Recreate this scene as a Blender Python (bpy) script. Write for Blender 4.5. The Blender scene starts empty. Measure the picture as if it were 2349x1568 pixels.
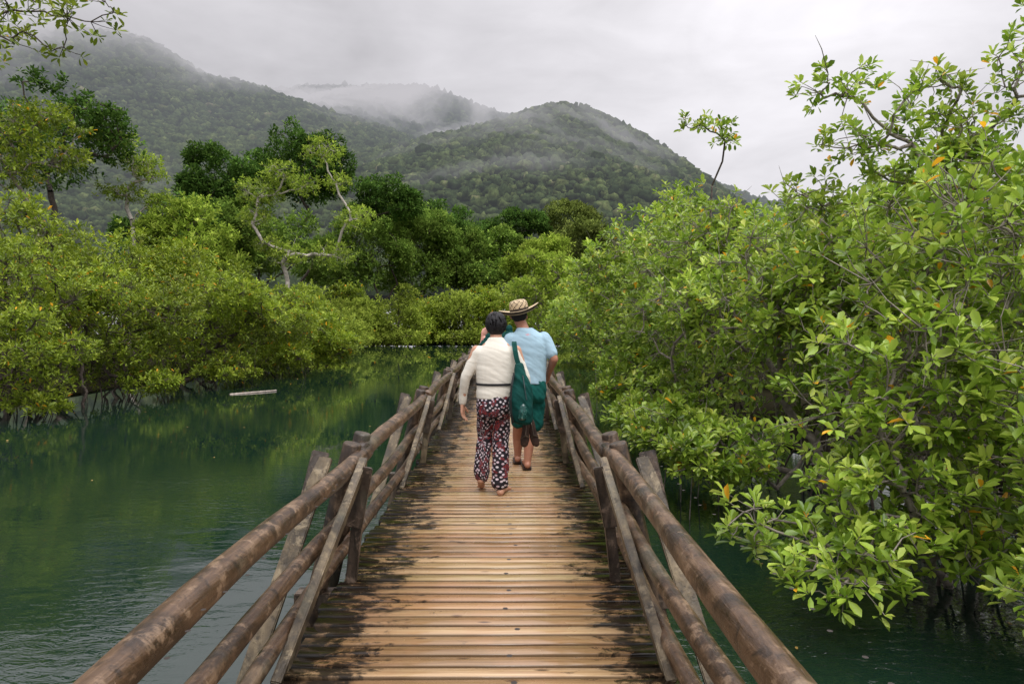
import bpy, bmesh, math, random
import numpy as np
from mathutils import Vector, Matrix
SC=bpy.context.scene; COL=SC.collection
R=math.radians
# ------------------------------------------------------------------ helpers
def nmesh(name,V,F,attrs=None,smooth=False):
    V=np.asarray(V,dtype=np.float32); F=np.asarray(F,dtype=np.int32); k=F.shape[1]
    me=bpy.data.meshes.new(name)
    me.vertices.add(len(V)); me.vertices.foreach_set('co',V.ravel())
    me.loops.add(F.size); me.loops.foreach_set('vertex_index',F.ravel())
    me.polygons.add(len(F)); me.polygons.foreach_set('loop_start',np.arange(0,F.size,k,dtype=np.int32))
    if smooth: me.polygons.foreach_set('use_smooth',np.ones(len(F),dtype=bool))
    if attrs:
        for n,a in attrs.items():
            at=me.attributes.new(n,'FLOAT','POINT'); at.data.foreach_set('value',np.asarray(a,dtype=np.float32))
    me.update(calc_edges=True); return me
def link(name,me,mat,parent=None,kind=None,label=None):
    o=bpy.data.objects.new(name,me); COL.objects.link(o)
    if mat is not None: me.materials.append(mat)
    if parent is not None:
        o.parent=parent
        p=parent; t=Vector((0,0,0))
        while p is not None: t+=p.location; p=p.parent
        o.matrix_parent_inverse=Matrix.Translation(-t)
    if kind: o['kind']=kind
    if label: o['label']=label
    return o
def tag(o,label,cat,group=None):
    o['label']=label; o['category']=cat
    if group: o['group']=group
    return o
def thing(name,label,cat,loc=(0,0,0),group=None):
    o=bpy.data.objects.new(name,None); COL.objects.link(o); o.location=loc; o.empty_display_size=.2
    return tag(o,label,cat,group)
def norm(a): return a/np.maximum(np.linalg.norm(a,axis=-1,keepdims=True),1e-9)
def cat(parts):
    Vs=[];Fs=[];n=0
    for V,F in parts:
        Vs.append(V);Fs.append(np.asarray(F)+n);n+=len(V)
    return np.concatenate(Vs),np.concatenate(Fs)
def tubes(A,B,RA,RB,n=4):
    A=np.asarray(A,float);B=np.asarray(B,float);N=len(A)
    d=norm(B-A); ref=np.where(np.abs(d[:,2:3])>.9,np.array([[1.,0,0]]),np.array([[0,0,1.]]))
    s=norm(np.cross(d,ref)); t=np.cross(d,s)
    an=np.arange(n)*2*math.pi/n
    ring=(s[:,None,:]*np.cos(an)[None,:,None]+t[:,None,:]*np.sin(an)[None,:,None])
    V=np.concatenate([A[:,None,:]+ring*np.asarray(RA)[:,None,None],B[:,None,:]+ring*np.asarray(RB)[:,None,None]],axis=1).reshape(-1,3)
    i=np.arange(n);j=(i+1)%n
    f=np.stack([i,j,j+n,i+n],1)
    F=(f[None]+(np.arange(N)*2*n)[:,None,None]).reshape(-1,4)
    return V,F
def leafmesh(P,D,L,W,rg,fold=.12,droop=.1):
    N=len(P); up=np.array([0,0,1.])+rg.normal(0,.35,(N,3))
    s=norm(np.cross(D,up)); n=np.cross(s,D)
    L=L[:,None];W=W[:,None]
    b=P; t=P+D*L-n*L*droop
    l1=P+D*L*.38+s*W*.42+n*W*fold; r1=P+D*L*.38-s*W*.42+n*W*fold
    l2=P+D*L*.76+s*W*.46+n*W*fold; r2=P+D*L*.76-s*W*.46+n*W*fold
    V=np.stack([b,l1,l2,t,r2,r1],1).reshape(-1,3)
    f=np.array([[0,3,2,1],[0,5,4,3]])
    F=(f[None]+(np.arange(N)*6)[:,None,None]).reshape(-1,4)
    return V,F
# ------------------------------------------------------------------ node helpers
class NT:
    def __init__(s,name):
        s.m=bpy.data.materials.new(name); s.m.use_nodes=True; s.t=s.m.node_tree; s.t.nodes.clear()
        s.out=s.n('ShaderNodeOutputMaterial')
        try: s.m.cycles.emission_sampling='NONE'
        except Exception: pass
    def n(s,ty,**k):
        x=s.t.nodes.new(ty)
        for a,b in k.items(): setattr(x,a,b)
        return x
    def l(s,a,b): s.t.links.new(a,b)
    def val(s,sock,v):
        if isinstance(v,bpy.types.NodeSocket): s.l(v,sock)
        else: sock.default_value=v
    def math(s,op,a,b=0.,c=None,clamp=False):
        x=s.n('ShaderNodeMath',operation=op,use_clamp=clamp); s.val(x.inputs[0],a); s.val(x.inputs[1],b)
        if c is not None: s.val(x.inputs[2],c)
        return x.outputs[0]
    def mix(s,f,a,b,mode='MIX'):
        x=s.n('ShaderNodeMix',data_type='RGBA',blend_type=mode)
        s.val(x.inputs[0],f)
        for sk,v in ((x.inputs[6],a),(x.inputs[7],b)):
            if isinstance(v,tuple) and len(v)==3: v=v+(1,)
            s.val(sk,v)
        return x.outputs[2]
    def noise(s,vec,scale,detail=4,rough=.55,dist=0):
        x=s.n('ShaderNodeTexNoise'); x.inputs['Scale'].default_value=scale; x.inputs['Detail'].default_value=detail
        x.inputs['Roughness'].default_value=rough; x.inputs['Distortion'].default_value=dist
        if vec is not None: s.l(vec,x.inputs['Vector'])
        return x.outputs['Fac']
    def ramp(s,f,stops):
        x=s.n('ShaderNodeValToRGB'); s.l(f,x.inputs[0]); e=x.color_ramp.elements
        while len(e)<len(stops): e.new(.5)
        for i,(p,c) in enumerate(stops):
            e[i].position=p; e[i].color=(c if len(c)==4 else c+(1,)) if isinstance(c,tuple) else (c,c,c,1)
        return x.outputs[0]
    def mr(s,v,a,b,c=0.,d=1.,smooth=False):
        x=s.n('ShaderNodeMapRange'); s.val(x.inputs[0],v)
        if smooth: x.interpolation_type='SMOOTHSTEP'
        for i,q in zip((1,2,3,4),(a,b,c,d)): x.inputs[i].default_value=q
        return x.outputs[0]
    def obj(s,scale=(1,1,1)):
        tc=s.n('ShaderNodeTexCoord'); mp=s.n('ShaderNodeMapping'); mp.inputs['Scale'].default_value=scale
        s.l(tc.outputs['Object'],mp.inputs[0]); return mp.outputs[0]
    def attr(s,name):
        x=s.n('ShaderNodeAttribute'); x.attribute_name=name; return x
    def bsdf(s,col,rough=.6,spec=.5,bump=None,bstr=.3,bdist=.02,**kw):
        b=s.n('ShaderNodeBsdfPrincipled')
        if isinstance(col,tuple) and len(col)==3: col=col+(1,)
        s.val(b.inputs['Base Color'],col); s.val(b.inputs['Roughness'],rough); b.inputs['Specular IOR Level'].default_value=spec
        if bump is not None:
            q=s.n('ShaderNodeBump'); q.inputs['Strength'].default_value=bstr; q.inputs['Distance'].default_value=bdist
            s.l(bump,q.inputs['Height']); s.l(q.outputs[0],b.inputs['Normal'])
        return b
    def fin(s,sh): s.l(sh,s.out.inputs[0]); return s.m
def leaf_mat(name,stops,trans=.3,rough=.42,nscale=.8,dark=.5,spec=.35,gloss=True):
    t=NT(name); a=t.attr('rnd').outputs['Fac']
    c=t.ramp(a,stops)
    n=t.noise(t.obj(),nscale,2); k=t.mr(n,.35,.65,dark,1.2)
    hs=t.n('ShaderNodeHueSaturation'); t.l(c,hs.inputs['Color']); t.l(k,hs.inputs['Value'])
    c=hs.outputs[0]
    if gloss: b=t.bsdf(c,rough,spec)
    else:
        b=t.n('ShaderNodeBsdfDiffuse'); t.l(c,b.inputs[0])
    tr=t.n('ShaderNodeBsdfTranslucent'); t.l(c,tr.inputs[0])
    m=t.n('ShaderNodeMixShader'); m.inputs[0].default_value=trans; t.l(b.outputs[0],m.inputs[1]); t.l(tr.outputs[0],m.inputs[2])
    return t.fin(m.outputs[0])
def simple(name,col,rough=.7,var=.25,scale=30,bstr=.2,spec=.3,stretch=(1,1,1)):
    t=NT(name); n=t.noise(t.obj(stretch),scale,4)
    c=t.mix(t.mr(n,.3,.7),tuple(x*(1-var) for x in col),tuple(min(1,x*(1+var)) for x in col))
    return t.fin(t.bsdf(c,rough,spec,n,bstr,.01).outputs[0])
YEL=(.88,.44,.025)
M_near=leaf_mat('mangrove leaf bright',[(0,(.08,.145,.017)),(.3,(.19,.31,.029)),(.6,(.35,.49,.057)),(.9,(.55,.65,.12)),(.975,(.58,.63,.09)),(.985,YEL)],.36,.34,.9,.76,.5)
M_left=leaf_mat('mangrove leaf olive green',[(0,(.095,.15,.014)),(.4,(.20,.285,.022)),(.75,(.33,.42,.034)),(.99,(.46,.51,.06)),(.997,YEL)],.32,.5,.35,.60,.3)
M_far=leaf_mat('mangrove leaf distant',[(0,(.13,.19,.03)),(.5,(.29,.375,.052)),(1,(.45,.52,.10))],.3,.6,.15,.68,.2,False)
M_dark=leaf_mat('forest leaf dark',[(0,(.032,.075,.015)),(.5,(.082,.165,.03)),(1,(.185,.30,.06))],.27,.5,.25,.55,.2,False)
M_mid=leaf_mat('forest leaf mid green',[(0,(.065,.125,.022)),(.5,(.165,.265,.044)),(1,(.30,.41,.078))],.27,.5,.25,.58,.2,False)
M_olive=leaf_mat('forest leaf olive',[(0,(.08,.115,.026)),(.5,(.17,.22,.05)),(1,(.28,.33,.08))],.27,.6,.25,.6,.2,False)
M_light=leaf_mat('pale tree leaf',[(0,(.15,.23,.03)),(.5,(.28,.39,.05)),(1,(.46,.54,.10))],.3,.5,.3,.7,.2,False)
M_bark=simple('grey bark',(.22,.19,.16),.8,.45,14)
M_barkd=simple('dark wet bark',(.075,.058,.047),.7,.5,18)
M_barkp=simple('pale bark',(.42,.38,.33),.8,.3,6)
# ------------------------------------------------------------------ plants
def lumps(c,r,m,f,seed,flat=1.,core=.66):
    rg=np.random.default_rng(seed); out=[(c[0],c[1],c[2],r[0]*core,r[1]*core,r[2]*core)]
    for i in range(m):
        d=norm(rg.normal(0,1,3)); d[2]=abs(d[2])*1.0-.35; d=norm(d)
        k=f*rg.uniform(.6,1.3)
        out.append((c[0]+d[0]*r[0]*(1-k*.6),c[1]+d[1]*r[1]*(1-k*.6),c[2]+d[2]*r[2]*(1-k*.6),r[0]*k,r[1]*k,r[2]*k*.8*flat))
    return out
def uneven(ells,m,f,seed):
    o=[]
    for i,e in enumerate(ells): o+=lumps(e[:3],e[3:],m,f,seed*10+i,1.,.82)
    return o
def plant(name,label,catg,base,ells,ntip,leafL,mat,bark,seed,nleaf=7,nskel=160,r0=.012,stems=1,group=None,roots=0,asp=.42,shell=.5,spread=.5,zmin=-.82,twigr=.004,jit=.1,lean=.5,bare=0,hang=True):
    rg=np.random.default_rng(seed); E=np.array(ells,float)
    root=thing(name,label,catg,base,group)
    w=(E[:,3]*E[:,5]+E[:,3]*E[:,4]); w/=w.sum()
    k=rg.choice(len(E),ntip*2,p=w); d=norm(rg.normal(0,1,(ntip*2,3))); rr=rg.uniform(shell**3,1,ntip*2)**(1/3)*rg.normal(1,.10,ntip*2)
    tips=E[k,:3]+d*rr[:,None]*E[k,3:6]
    ok=tips[:,2]>zmin+.12; tips=tips[ok][:ntip]; k=k[ok][:ntip]; cen=E[k,:3]
    base=np.array(base,float)
    nodes=[];par=[];pl=[]
    ccen=np.average(E[:,:3],axis=0,weights=w)
    for s in range(stems):
        off=np.array([rg.normal(0,1)*spread,rg.normal(0,1)*spread,0]) if stems>1 else np.zeros(3)
        b=base+off; tgt=E[rg.integers(len(E)),:3] if stems>1 else ccen
        nodes.append(b);par.append(-1);pl.append(0)
        kk=5
        for q in range(1,kk+1):
            f=q/kk*.75; p=b+(tgt-b)*np.array([f**1.3,f**1.3,f])+rg.normal(0,.03,3)*np.linalg.norm(tgt-b)
            nodes.append(p);par.append(len(nodes)-2);pl.append(pl[-1]+np.linalg.norm(p-nodes[-2]))
    idx=rg.choice(len(tips),min(nskel,len(tips)),replace=False)
    S=cen[idx]+(tips[idx]-cen[idx])*rg.uniform(.35,.95,(len(idx),1))
    S=S[np.argsort(np.linalg.norm(S-(base+(ccen-base)*.4),axis=1))]
    nn=np.zeros((len(nodes)+len(S),3)); nn[:len(nodes)]=nodes; pla=np.zeros(len(nn)); pla[:len(nodes)]=pl; n=len(nodes)
    iss=np.array([x<0 for x in par])
    for p in S:
        dd=np.linalg.norm(nn[:n]-p,axis=1)+.22*pla[:n]; dd[:len(iss)][iss]+=50
        j=int(np.argmin(dd)); nn[n]=p; par.append(j); pla[n]=pla[j]+np.linalg.norm(p-nn[j]); n+=1
    par=np.array(par); cnt=np.ones(n)
    dist=((tips[:,None,:]-nn[None,len(iss):n,:])**2).sum(2); near=dist.argmin(1)+len(iss)
    np.add.at(cnt,near,.5)
    for i in range(n-1,-1,-1):
        if par[i]>=0 and par[i]<i: cnt[par[i]]+=cnt[i]
    rad=r0*cnt**.42*.55
    e=np.where(par>=0)[0]; A=nn[par[e]];B=nn[e];ra=np.minimum(rad[par[e]],rad[e]*1.35);rb=rad[e]
    ln=np.linalg.norm(B-A,axis=1,keepdims=True)
    m1=A+(B-A)*.33+rg.normal(0,jit*.6,(len(e),3))*ln; m2=A+(B-A)*.67+rg.normal(0,jit*.6,(len(e),3))*ln
    parts=[tubes(A,m1,ra,ra*.67+rb*.33,5),tubes(m1,m2,ra*.67+rb*.33,ra*.33+rb*.67,5),tubes(m2,B,ra*.33+rb*.67,rb,5)]
    if twigr>0:
        A=nn[near];m=(A+tips)/2+rg.normal(0,.07,(len(tips),3))*np.linalg.norm(tips-A,axis=1,keepdims=True)
        o=np.ones(len(tips)); parts+= [tubes(A,m,o*twigr*1.5,o*twigr*1.1,3),tubes(m,tips,o*twigr*1.1,o*twigr*.8,3)]
    if bare:   # long thin leafless shoots arching through the crown
        j=rg.integers(len(iss),n,bare); A=nn[j]; c_=E[rg.integers(len(E),size=bare),:3]
        dr=norm(rg.normal(0,1,(bare,3))+norm(A-c_)*1.0+np.array([0,0,.35]))*rg.uniform(.3,.8,(bare,1)); m=A+dr*.5+rg.normal(0,.04,(bare,3)); B=A+dr; B[:,2]-=.06
        ok=(B[:,2]>.35)&(A[:,2]>.2); A=A[ok];m=m[ok];B=B[ok]; o=np.ones(len(A))
        if len(A): parts+=[tubes(A,m,o*.0068,o*.0048,4),tubes(m,B,o*.0048,o*.0018,4)]
    if roots and hang:
        lo=tips[tips[:,2]<.5]
        if len(lo):
            q=lo[rg.integers(len(lo),size=roots//3)]; en=q+rg.normal(0,.12,q.shape); en[:,2]=-1.2; o=np.ones(len(q)); parts.append(tubes(q,en,o*.006,o*.009,5))
    V,F=cat(parts)
    link('trunk',nmesh('trunk',V,F,smooth=True),bark,root)
    T=norm(norm(tips-nn[near])*lean+np.array([0,0,.75])+norm(tips-cen)*.35+rg.normal(0,.28,(len(tips),3)))
    N=len(tips); ref=norm(rg.normal(0,1,(N,3))); s=norm(np.cross(T,ref)); u=np.cross(T,s)
    Ps=[];Ds=[];Rn=[]; rt=rg.uniform(0,1,N)
    for q in range(nleaf):
        a=q*2.399+rg.normal(0,.25,N); tl=np.radians(28+60*((q+.5)/nleaf)+rg.normal(0,11,N))
        dr=T*np.cos(tl)[:,None]+(s*np.cos(a)[:,None]+u*np.sin(a)[:,None])*np.sin(tl)[:,None]
        Ps.append(tips-T*(.16*leafL*q/nleaf*3)+dr*.06*leafL);Ds.append(norm(dr))
        Rn.append(np.clip(.5*rt+.5*rg.uniform(0,1,N)-.15*(q/nleaf)+.05,0,.97)+(rg.uniform(0,1,N)>.990)*1.)
    P=np.concatenate(Ps);D=np.concatenate(Ds);Rn=np.clip(np.concatenate(Rn),0,1)
    L=leafL*rg.uniform(.6,1.15,len(P)); V,F=leafmesh(P,D,L,L*asp*rg.uniform(.85,1.15,len(P)),rg)
    link('crown',nmesh('crown',V,F,{'rnd':np.repeat(Rn,6)}),mat,root)
    if roots:
        A=[];B=[];ra=[];rb=[]
        for q in range(roots):
            an=rg.uniform(0,6.28); L0=rg.uniform(.4,1.3)*max(1,E[0,3]*.6); h=rg.uniform(.5,1.5)
            st=base+np.array([rg.normal(0,.12),rg.normal(0,.12),h]); en=base+np.array([math.cos(an)*L0,math.sin(an)*L0,-.35])
            pr=st; r=rg.uniform(.010,.024)
            for z in range(1,6):
                f=z/5; p=st+(en-st)*np.array([f**.6,f**.6,f**1.8]); A.append(pr);B.append(p);ra.append(r);rb.append(r);pr=p
        V,F=tubes(A,B,ra,rb,5); link('prop_roots',nmesh('prop_roots',V,F,smooth=True),M_barkd,root)
    return root
W0=-.9
RG='mangroves along the right bank'
def rs(label,base,ells,nt,L,seed,mat=None,lump=0,**k):
    kw=dict(nleaf=8,nskel=260,r0=.008,stems=4,roots=26,group=RG,asp=.44,shell=.3,twigr=.0045,bare=110); kw.update(k)
    if lump: ells=uneven(ells,lump,.36,seed)
    plant('mangrove_shrub',label,'mangrove',(base[0],base[1],W0),ells,nt,L,mat or M_near,M_bark,seed,**kw)
rs('leafy mangrove nearest the camera, in the bottom right corner over the water',(5.1,5.0),[(4.5,4.6,.6,1.1,.9,.9),(3.5,4.15,-.15,.40,.35,.30),(3.9,4.4,.4,.5,.5,.5),(4.3,5.2,-.25,.9,.6,.4)],480,.125,11,bare=50,hang=False,roots=10,r0=.006)
rs('large glossy leaved mangrove whose low sprays dip to the water right of the near handrail',(4.6,6.2),[(3.95,6.0,.95,1.5,1.0,1.45),(2.50,5.0,-.3,.62,.5,.30),(2.05,5.6,-.15,.42,.45,.28),(3.0,5.4,.15,.7,.6,.4),(4.4,6,2.2,1.4,1.0,.9),(3.3,5.5,1.0,.8,.6,.8),(3.4,5.7,-.35,.9,.6,.32)],1330,.125,12,nskel=420,bare=260,hang=False,roots=14,r0=.0065)
rs('tall mangrove filling the right edge of the photo, behind the nearest ones',(5.9,8.2),[(5.3,8,1.9,2.0,1.4,1.8),(5.8,8,2.9,1.4,1.0,.9)],1000,.13,13,bare=220,lump=4)
rs('broad mangrove right of the second handrail bay with branches low over dark water',(4.7,9.8),[(4.0,9.5,1.6,1.9,1.6,1.95),(2.7,8.5,-.1,1.0,.9,.5),(2.1,9.2,.1,.80,.9,.4)],1550,.13,14,nskel=380,bare=240,lump=3)
rs('rounded mangrove directly below the thin lone sapling',(4.4,13),[(3.7,12.8,1.9,2.0,1.8,2.5),(2.8,12,0,1,1.1,.8)],1750,.14,15,bare=180,lump=4)
rs('mangrove whose left flank rises just right of the man in the hat',(4.0,16.5),[(3.6,16.3,2.1,2.0,2.1,2.9),(2.9,15.6,.2,1.1,1.2,1)],1700,.15,16,lump=4)
rs('mangrove on the right bank, second beyond the man in the hat',(4.4,21.5),[(4.2,21.5,1.8,2.4,2.4,2.7)],1500,.17,17,roots=12,lump=6)
rs('mangrove on the right bank, third beyond the man in the hat',(4.9,28),[(4.8,28,1.7,2.8,3.0,2.8)],1400,.2,18,roots=8,bare=0,lump=6)
rs('mangrove on the right bank, fourth beyond the man in the hat',(5.7,37),[(5.6,37,1.4,3.4,4,2.7)],1300,.24,19,roots=6,bare=0,twigr=0,lump=6)
rs('farthest mangrove on the right bank where the river bends',(6.8,50),[(6.8,50,1.4,4.3,4.5,3.0)],1300,.3,20,roots=6,bare=0,twigr=0,lump=6,mat=M_left)
rs('tall mangrove in the second row behind the right edge thicket',(8.6,12),[(8.0,12,2.3,2.6,2.2,2.6)],1300,.17,21,roots=0,lump=5)
rs('second row mangrove seen between the sapling and the right edge sprays',(8.2,17),[(7.4,17,2.4,3.0,2.6,3.0)],1400,.2,22,roots=0,lump=5)
rs('mangrove farther back in the second row of the right bank',(9.5,25),[(9.2,25,1.8,3.8,3.4,3.1)],1200,.26,23,roots=0,bare=0,twigr=0,lump=5)
rs('open mangrove with sparse sprays reaching highest against the sky at right',(6.3,8.8),[(3.85,8.0,4.25,.55,.4,.28),(4.3,8,3.6,.75,.5,.35),(4.95,8,4.15,.55,.4,.4),(5.4,8,3.7,.6,.4,.4),(5.95,8,4.45,.35,.4,.75),(6.3,8.1,4.6,.4,.4,.6),(3.6,8.3,3.0,.5,.4,.35),(5.0,8.2,3.1,1.2,.6,.5)],370,.12,24,nskel=130,shell=.1,stems=3,roots=0,bare=30)
plant('sapling','thin lone sapling with a small flat crown standing above the right thicket','sapling',(3.9,13.2,W0),[(3.75,13,5.25,.5,.35,.16),(4.15,13,5.0,.28,.3,.16),(3.45,13,5.4,.2,.25,.12)],44,.14,M_near,M_barkd,25,nleaf=6,nskel=22,shell=.1,r0=.007,jit=.12)
plant('mangrove_shrub','small mangrove with loose sprays above the head of the man in the hat','mangrove',(1.9,45,W0),[(1.7,45,3.6,1.8,1.5,1.1),(3.2,45,5.2,1.5,1.2,1.0),(1.6,45,5.8,1.0,.9,.5),(2.6,45,2.5,2.2,2,2)],600,.32,M_light,M_bark,26,nleaf=6,nskel=70,group=RG,r0=.02)
LG='mangroves along the left bank'
def ls(label,base,ells,nt,L,seed,mat=None,**k):
    kw=dict(nleaf=7,nskel=170,r0=.010,stems=4,roots=16,group=LG,asp=.36,spread=.9,shell=.35,bare=60); kw.update(k)
    plant('mangrove_shrub',label,'mangrove',(base[0],base[1],W0),uneven(ells,6,.34,seed),nt,L,mat or M_left,M_barkd,seed,**kw)
ls('leftmost front mangrove on the left bank, touching the water at the photo edge',(-13,17.8),[(-12.5,17.3,.5,1.9,1.6,1.5),(-13.4,18.6,2.3,2.3,1.9,2.0),(-11.6,16.9,-.5,.8,.8,.4)],2300,.15,31)
ls('second mangrove from the left in the front row of the left bank',(-13.4,22),[(-12.6,22,1.4,2.7,2.2,2.4),(-10.9,21,-.3,1.0,1.0,.6)],2200,.165,32)
ls('third mangrove from the left in the front row, upstream of the drifting log',(-12.9,27),[(-12,27,1.5,2.9,2.5,2.6),(-10.4,25.5,-.2,1.2,1.1,.7)],2150,.18,33)
ls('fourth mangrove from the left in the front row of the left bank',(-12.7,32),[(-11.8,32,1.2,3.1,2.7,2.5),(-10,30.5,-.1,1.3,1.2,.8)],2050,.20,34)
ls('last front row mangrove at the tip of the left bank where the river bends',(-12.2,38),[(-11.3,38,.8,3.0,3.0,2.2),(-9.6,37,.1,1.6,1.6,1.0)],1800,.235,35)
ls('tall mangrove at the left photo edge behind the front row',(-17,23),[(-16.2,23,3.0,3,2.6,3.1)],1600,.21,36,roots=0)
ls('tall mangrove in the back row below the pale slender tree',(-16.5,28),[(-16,28,3,3.3,2.8,3.2)],1500,.23,37,roots=0)
ls('back row mangrove left of the big dark forest trees',(-15.8,33),[(-15.4,33,2.5,3.4,2.8,3.2)],1500,.25,38,roots=0)
ls('yellowish mangrove rising highest in the back row of the left bank',(-17.2,36.5),[(-17,36.5,4.8,2.9,2.5,3.6)],1500,.27,39,roots=0,mat=M_light,twigr=0)
ls('back row mangrove in front of the forked pale tree',(-14.8,42),[(-14.5,42,1.6,3.6,3.2,2.7)],1200,.30,40,roots=0,twigr=0)
FG='low mangroves on the far shore'
rgm=np.random.default_rng(3)
fl=['far shore mangrove at the left end beside the river bend','second far shore mangrove from the left','third far shore mangrove from the left','fourth far shore mangrove from the left','fifth far shore mangrove from the left','far shore mangrove left of the woman\'s head','far shore mangrove directly behind the woman\'s head','far shore mangrove behind the hat of the man','far shore mangrove right of the hat','rightmost far shore mangrove, beyond the right bank']
for i,lb in enumerate(fl):
    px=800+i*55; D=80+rgm.uniform(-7,4); x=(px-1164)/1566*D; h=rgm.uniform(3.3,4.8)
    el=lumps((x,D,h*.42),(3.5,2.6,h*1.12),8,.42,50+i)+[(x-1.2,D-2.2,-.1,2.2,1.2,.8),(x+1.4,D-2.4,0,2.2,1.2,.9)]
    plant('mangrove_shrub',lb,'mangrove',(x,D,W0),el,1250,.37,M_far if i%3 else M_left,M_barkd,60+i,nleaf=6,nskel=40,group=FG,twigr=0,r0=.02,roots=0)
for i,(x,D,lb) in enumerate(((-15.2,54,'low mangrove just beyond the tip of the left bank'),(-16.2,64,'second low mangrove beyond the tip of the left bank'),(-16.8,72,'third low mangrove beyond the tip, before the far shore'))):
    plant('mangrove_shrub',lb,'mangrove',(x,D,W0),lumps((x,D,1.2),(3.4,3,3.2),6,.42,90+i)+[(x+1.8,D-1.5,-.1,1.9,1.4,.8)],1100,.35,M_far,M_barkd,70+i,nleaf=6,nskel=40,group=FG,twigr=0,r0=.02,roots=0)
def P3(px,py,D): return ((px-1164)/1566*D,D,1.5-(py-741)/1566*D)
def tree(label,px,py,D,rx,rz,mat,seed,nt=1500,L=.48,bark=None,name='forest_tree',m=18,f=.32,group='forest trees behind the river',**k):
    c=P3(px,py,D); kw=dict(nleaf=5,nskel=70,r0=.013,twigr=0,asp=.46,shell=.5,zmin=-.6); kw.update(k)
    plant(name,label,'tree',(c[0]+rx*.1,D+.5,-.8),lumps(c,(rx,rx*.8,rz),m,f,seed),nt,L,mat,bark or M_barkd,seed,group=group,**kw)
tree('dark green tree crown at the upper left behind the mangroves',105,335,34,4.2,3.5,M_dark,81,2100,.25,nskel=120,m=22,f=.28)
plant('slender_tree','bright leaved open tree in front of the dark crown at upper left','tree',(-19.8,28,-.8),[(-20,28,9.3,1.8,1.5,.7),(-18.8,28,10.0,1.3,1,.5),(-20.5,28,7.8,1.6,1.5,.9),(-18,28,8.2,1.0,1,.6),(-17.3,28,9.3,.5,.5,.25)],700,.19,M_left,M_bark,82,nskel=80,shell=.1,r0=.012)
plant('slender_tree','pale trunked slender tree with thin crown at left of the dark forest','tree',(-19.6,36,-.8),[(-20.4,36,11,1.2,1,.5),(-19.4,36,9.9,1.4,1,.5),(-18.6,36,9.2,.9,.8,.4),(-20.2,36,8.4,1.2,1,.6),(-18.4,36,8.0,.6,.7,.4)],330,.21,M_light,M_barkp,83,nskel=50,shell=.1,r0=.02,jit=.14)
tree('tall dark forest tree, left half of the big dark pair',520,440,72,4.6,5.8,M_dark,84,2200,.48,m=26,f=.28)
tree('tallest dark forest tree, right half of the big dark pair',700,400,76,5.2,5.9,M_dark,85,2500,.48,m=30,f=.27)
tree('dark forest tree below the big dark pair',470,580,64,5.0,5.0,M_mid,86,1400)
tree('deep green forest tree low behind the forked pale tree',610,560,70,6.0,5.6,M_mid,87,1600)
c=[P3(600,440,58),P3(650,400,58),P3(745,350,58),P3(705,430,58),P3(820,500,58),P3(590,500,58),P3(660,585,58),P3(770,585,58),P3(620,560,58),P3(780,420,58)]
plant('pale_forked_tree','light green tree with forked pale grey trunk in front of the dark forest','tree',(-19.6,58,-.8),[(a[0],a[1],a[2],r,r*.9,r*.6) for a,r in zip(c,(2.1,1.8,2.0,1.5,1.8,1.6,1.8,2.0,1.5,1.3))],1050,.31,M_light,M_barkp,88,nleaf=6,nskel=80,shell=.15,r0=.024,jit=.08)
tree('dark spreading tree right of the big dark pair',880,475,88,4.8,4.2,M_dark,89,1600,.52)
tree('mid green tree below the dark spreading tree',850,570,86,5.2,5.2,M_mid,90,1500)
tree('tree with rounded crown midway between dark pair and hill foot',965,550,94,5.0,4.6,M_mid,91,1400,.52)
tree('dark tree low in the valley left of centre',1045,590,96,5.0,4.8,M_mid,92,1400,.52)
tree('light trunked tree in the valley above the woman',1150,575,98,4.0,3.4,M_mid,93,1000,.52,bark=M_barkp)
tree('flat topped tree standing above the valley trees',1188,520,116,5.2,3.0,M_dark,94,1100,.6)
tree('olive green tree at the foot of the right hill',1300,515,122,6.0,4.2,M_olive,95,1300,.6)
tree('green tree in the valley above the hat',1235,600,92,4.8,4.4,M_light,96,1300,.5)
tree('olive tree half hidden behind the right bank thicket',1345,570,104,5.5,5.0,M_olive,97,1200,.6)
tree('low mid green tree behind the far shore, left of centre',950,640,92,5.0,3.8,M_mid,98,1200,.5)
tree('low tree behind the bend of the river',775,625,84,5.2,4.6,M_mid,99,1300,.5)
tree('small dark tree behind the left bank mangroves',395,560,58,4.5,4.2,M_dark,100,1200)
tree('low green tree behind the far shore above the woman\'s head',1110,640,94,4.8,4.0,M_mid,101,1200,.55)
tree('dark valley tree behind the light trunked one',1080,545,125,6.5,5.2,M_dark,102,1200,L=.65)
tree('dark tree on the slope behind the rounded crown',1000,520,128,6.5,5.5,M_dark,103,1200,L=.65)
tree('forest tree between the spreading tree and the slope',920,530,108,6.0,5.5,M_mid,104,1200,L=.6)
plant('overhanging_tree','leafy branch tips hanging in from a tree beyond the top left corner','tree',(-6.6,6.4,-1.2),[(-4.3,6,4.3,.35,.4,.14),(-3.75,6,4.15,.35,.35,.18),(-3.85,6,3.9,.16,.2,.13),(-4.2,6,3.95,.12,.3,.1),(-3.45,6,4.2,.12,.2,.12),(-5.4,6.2,4.3,1.0,.8,.6)],230,.08,M_left,M_barkd,110,nleaf=6,nskel=60,shell=.1,r0=.004,asp=.4,twigr=.003)
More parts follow.
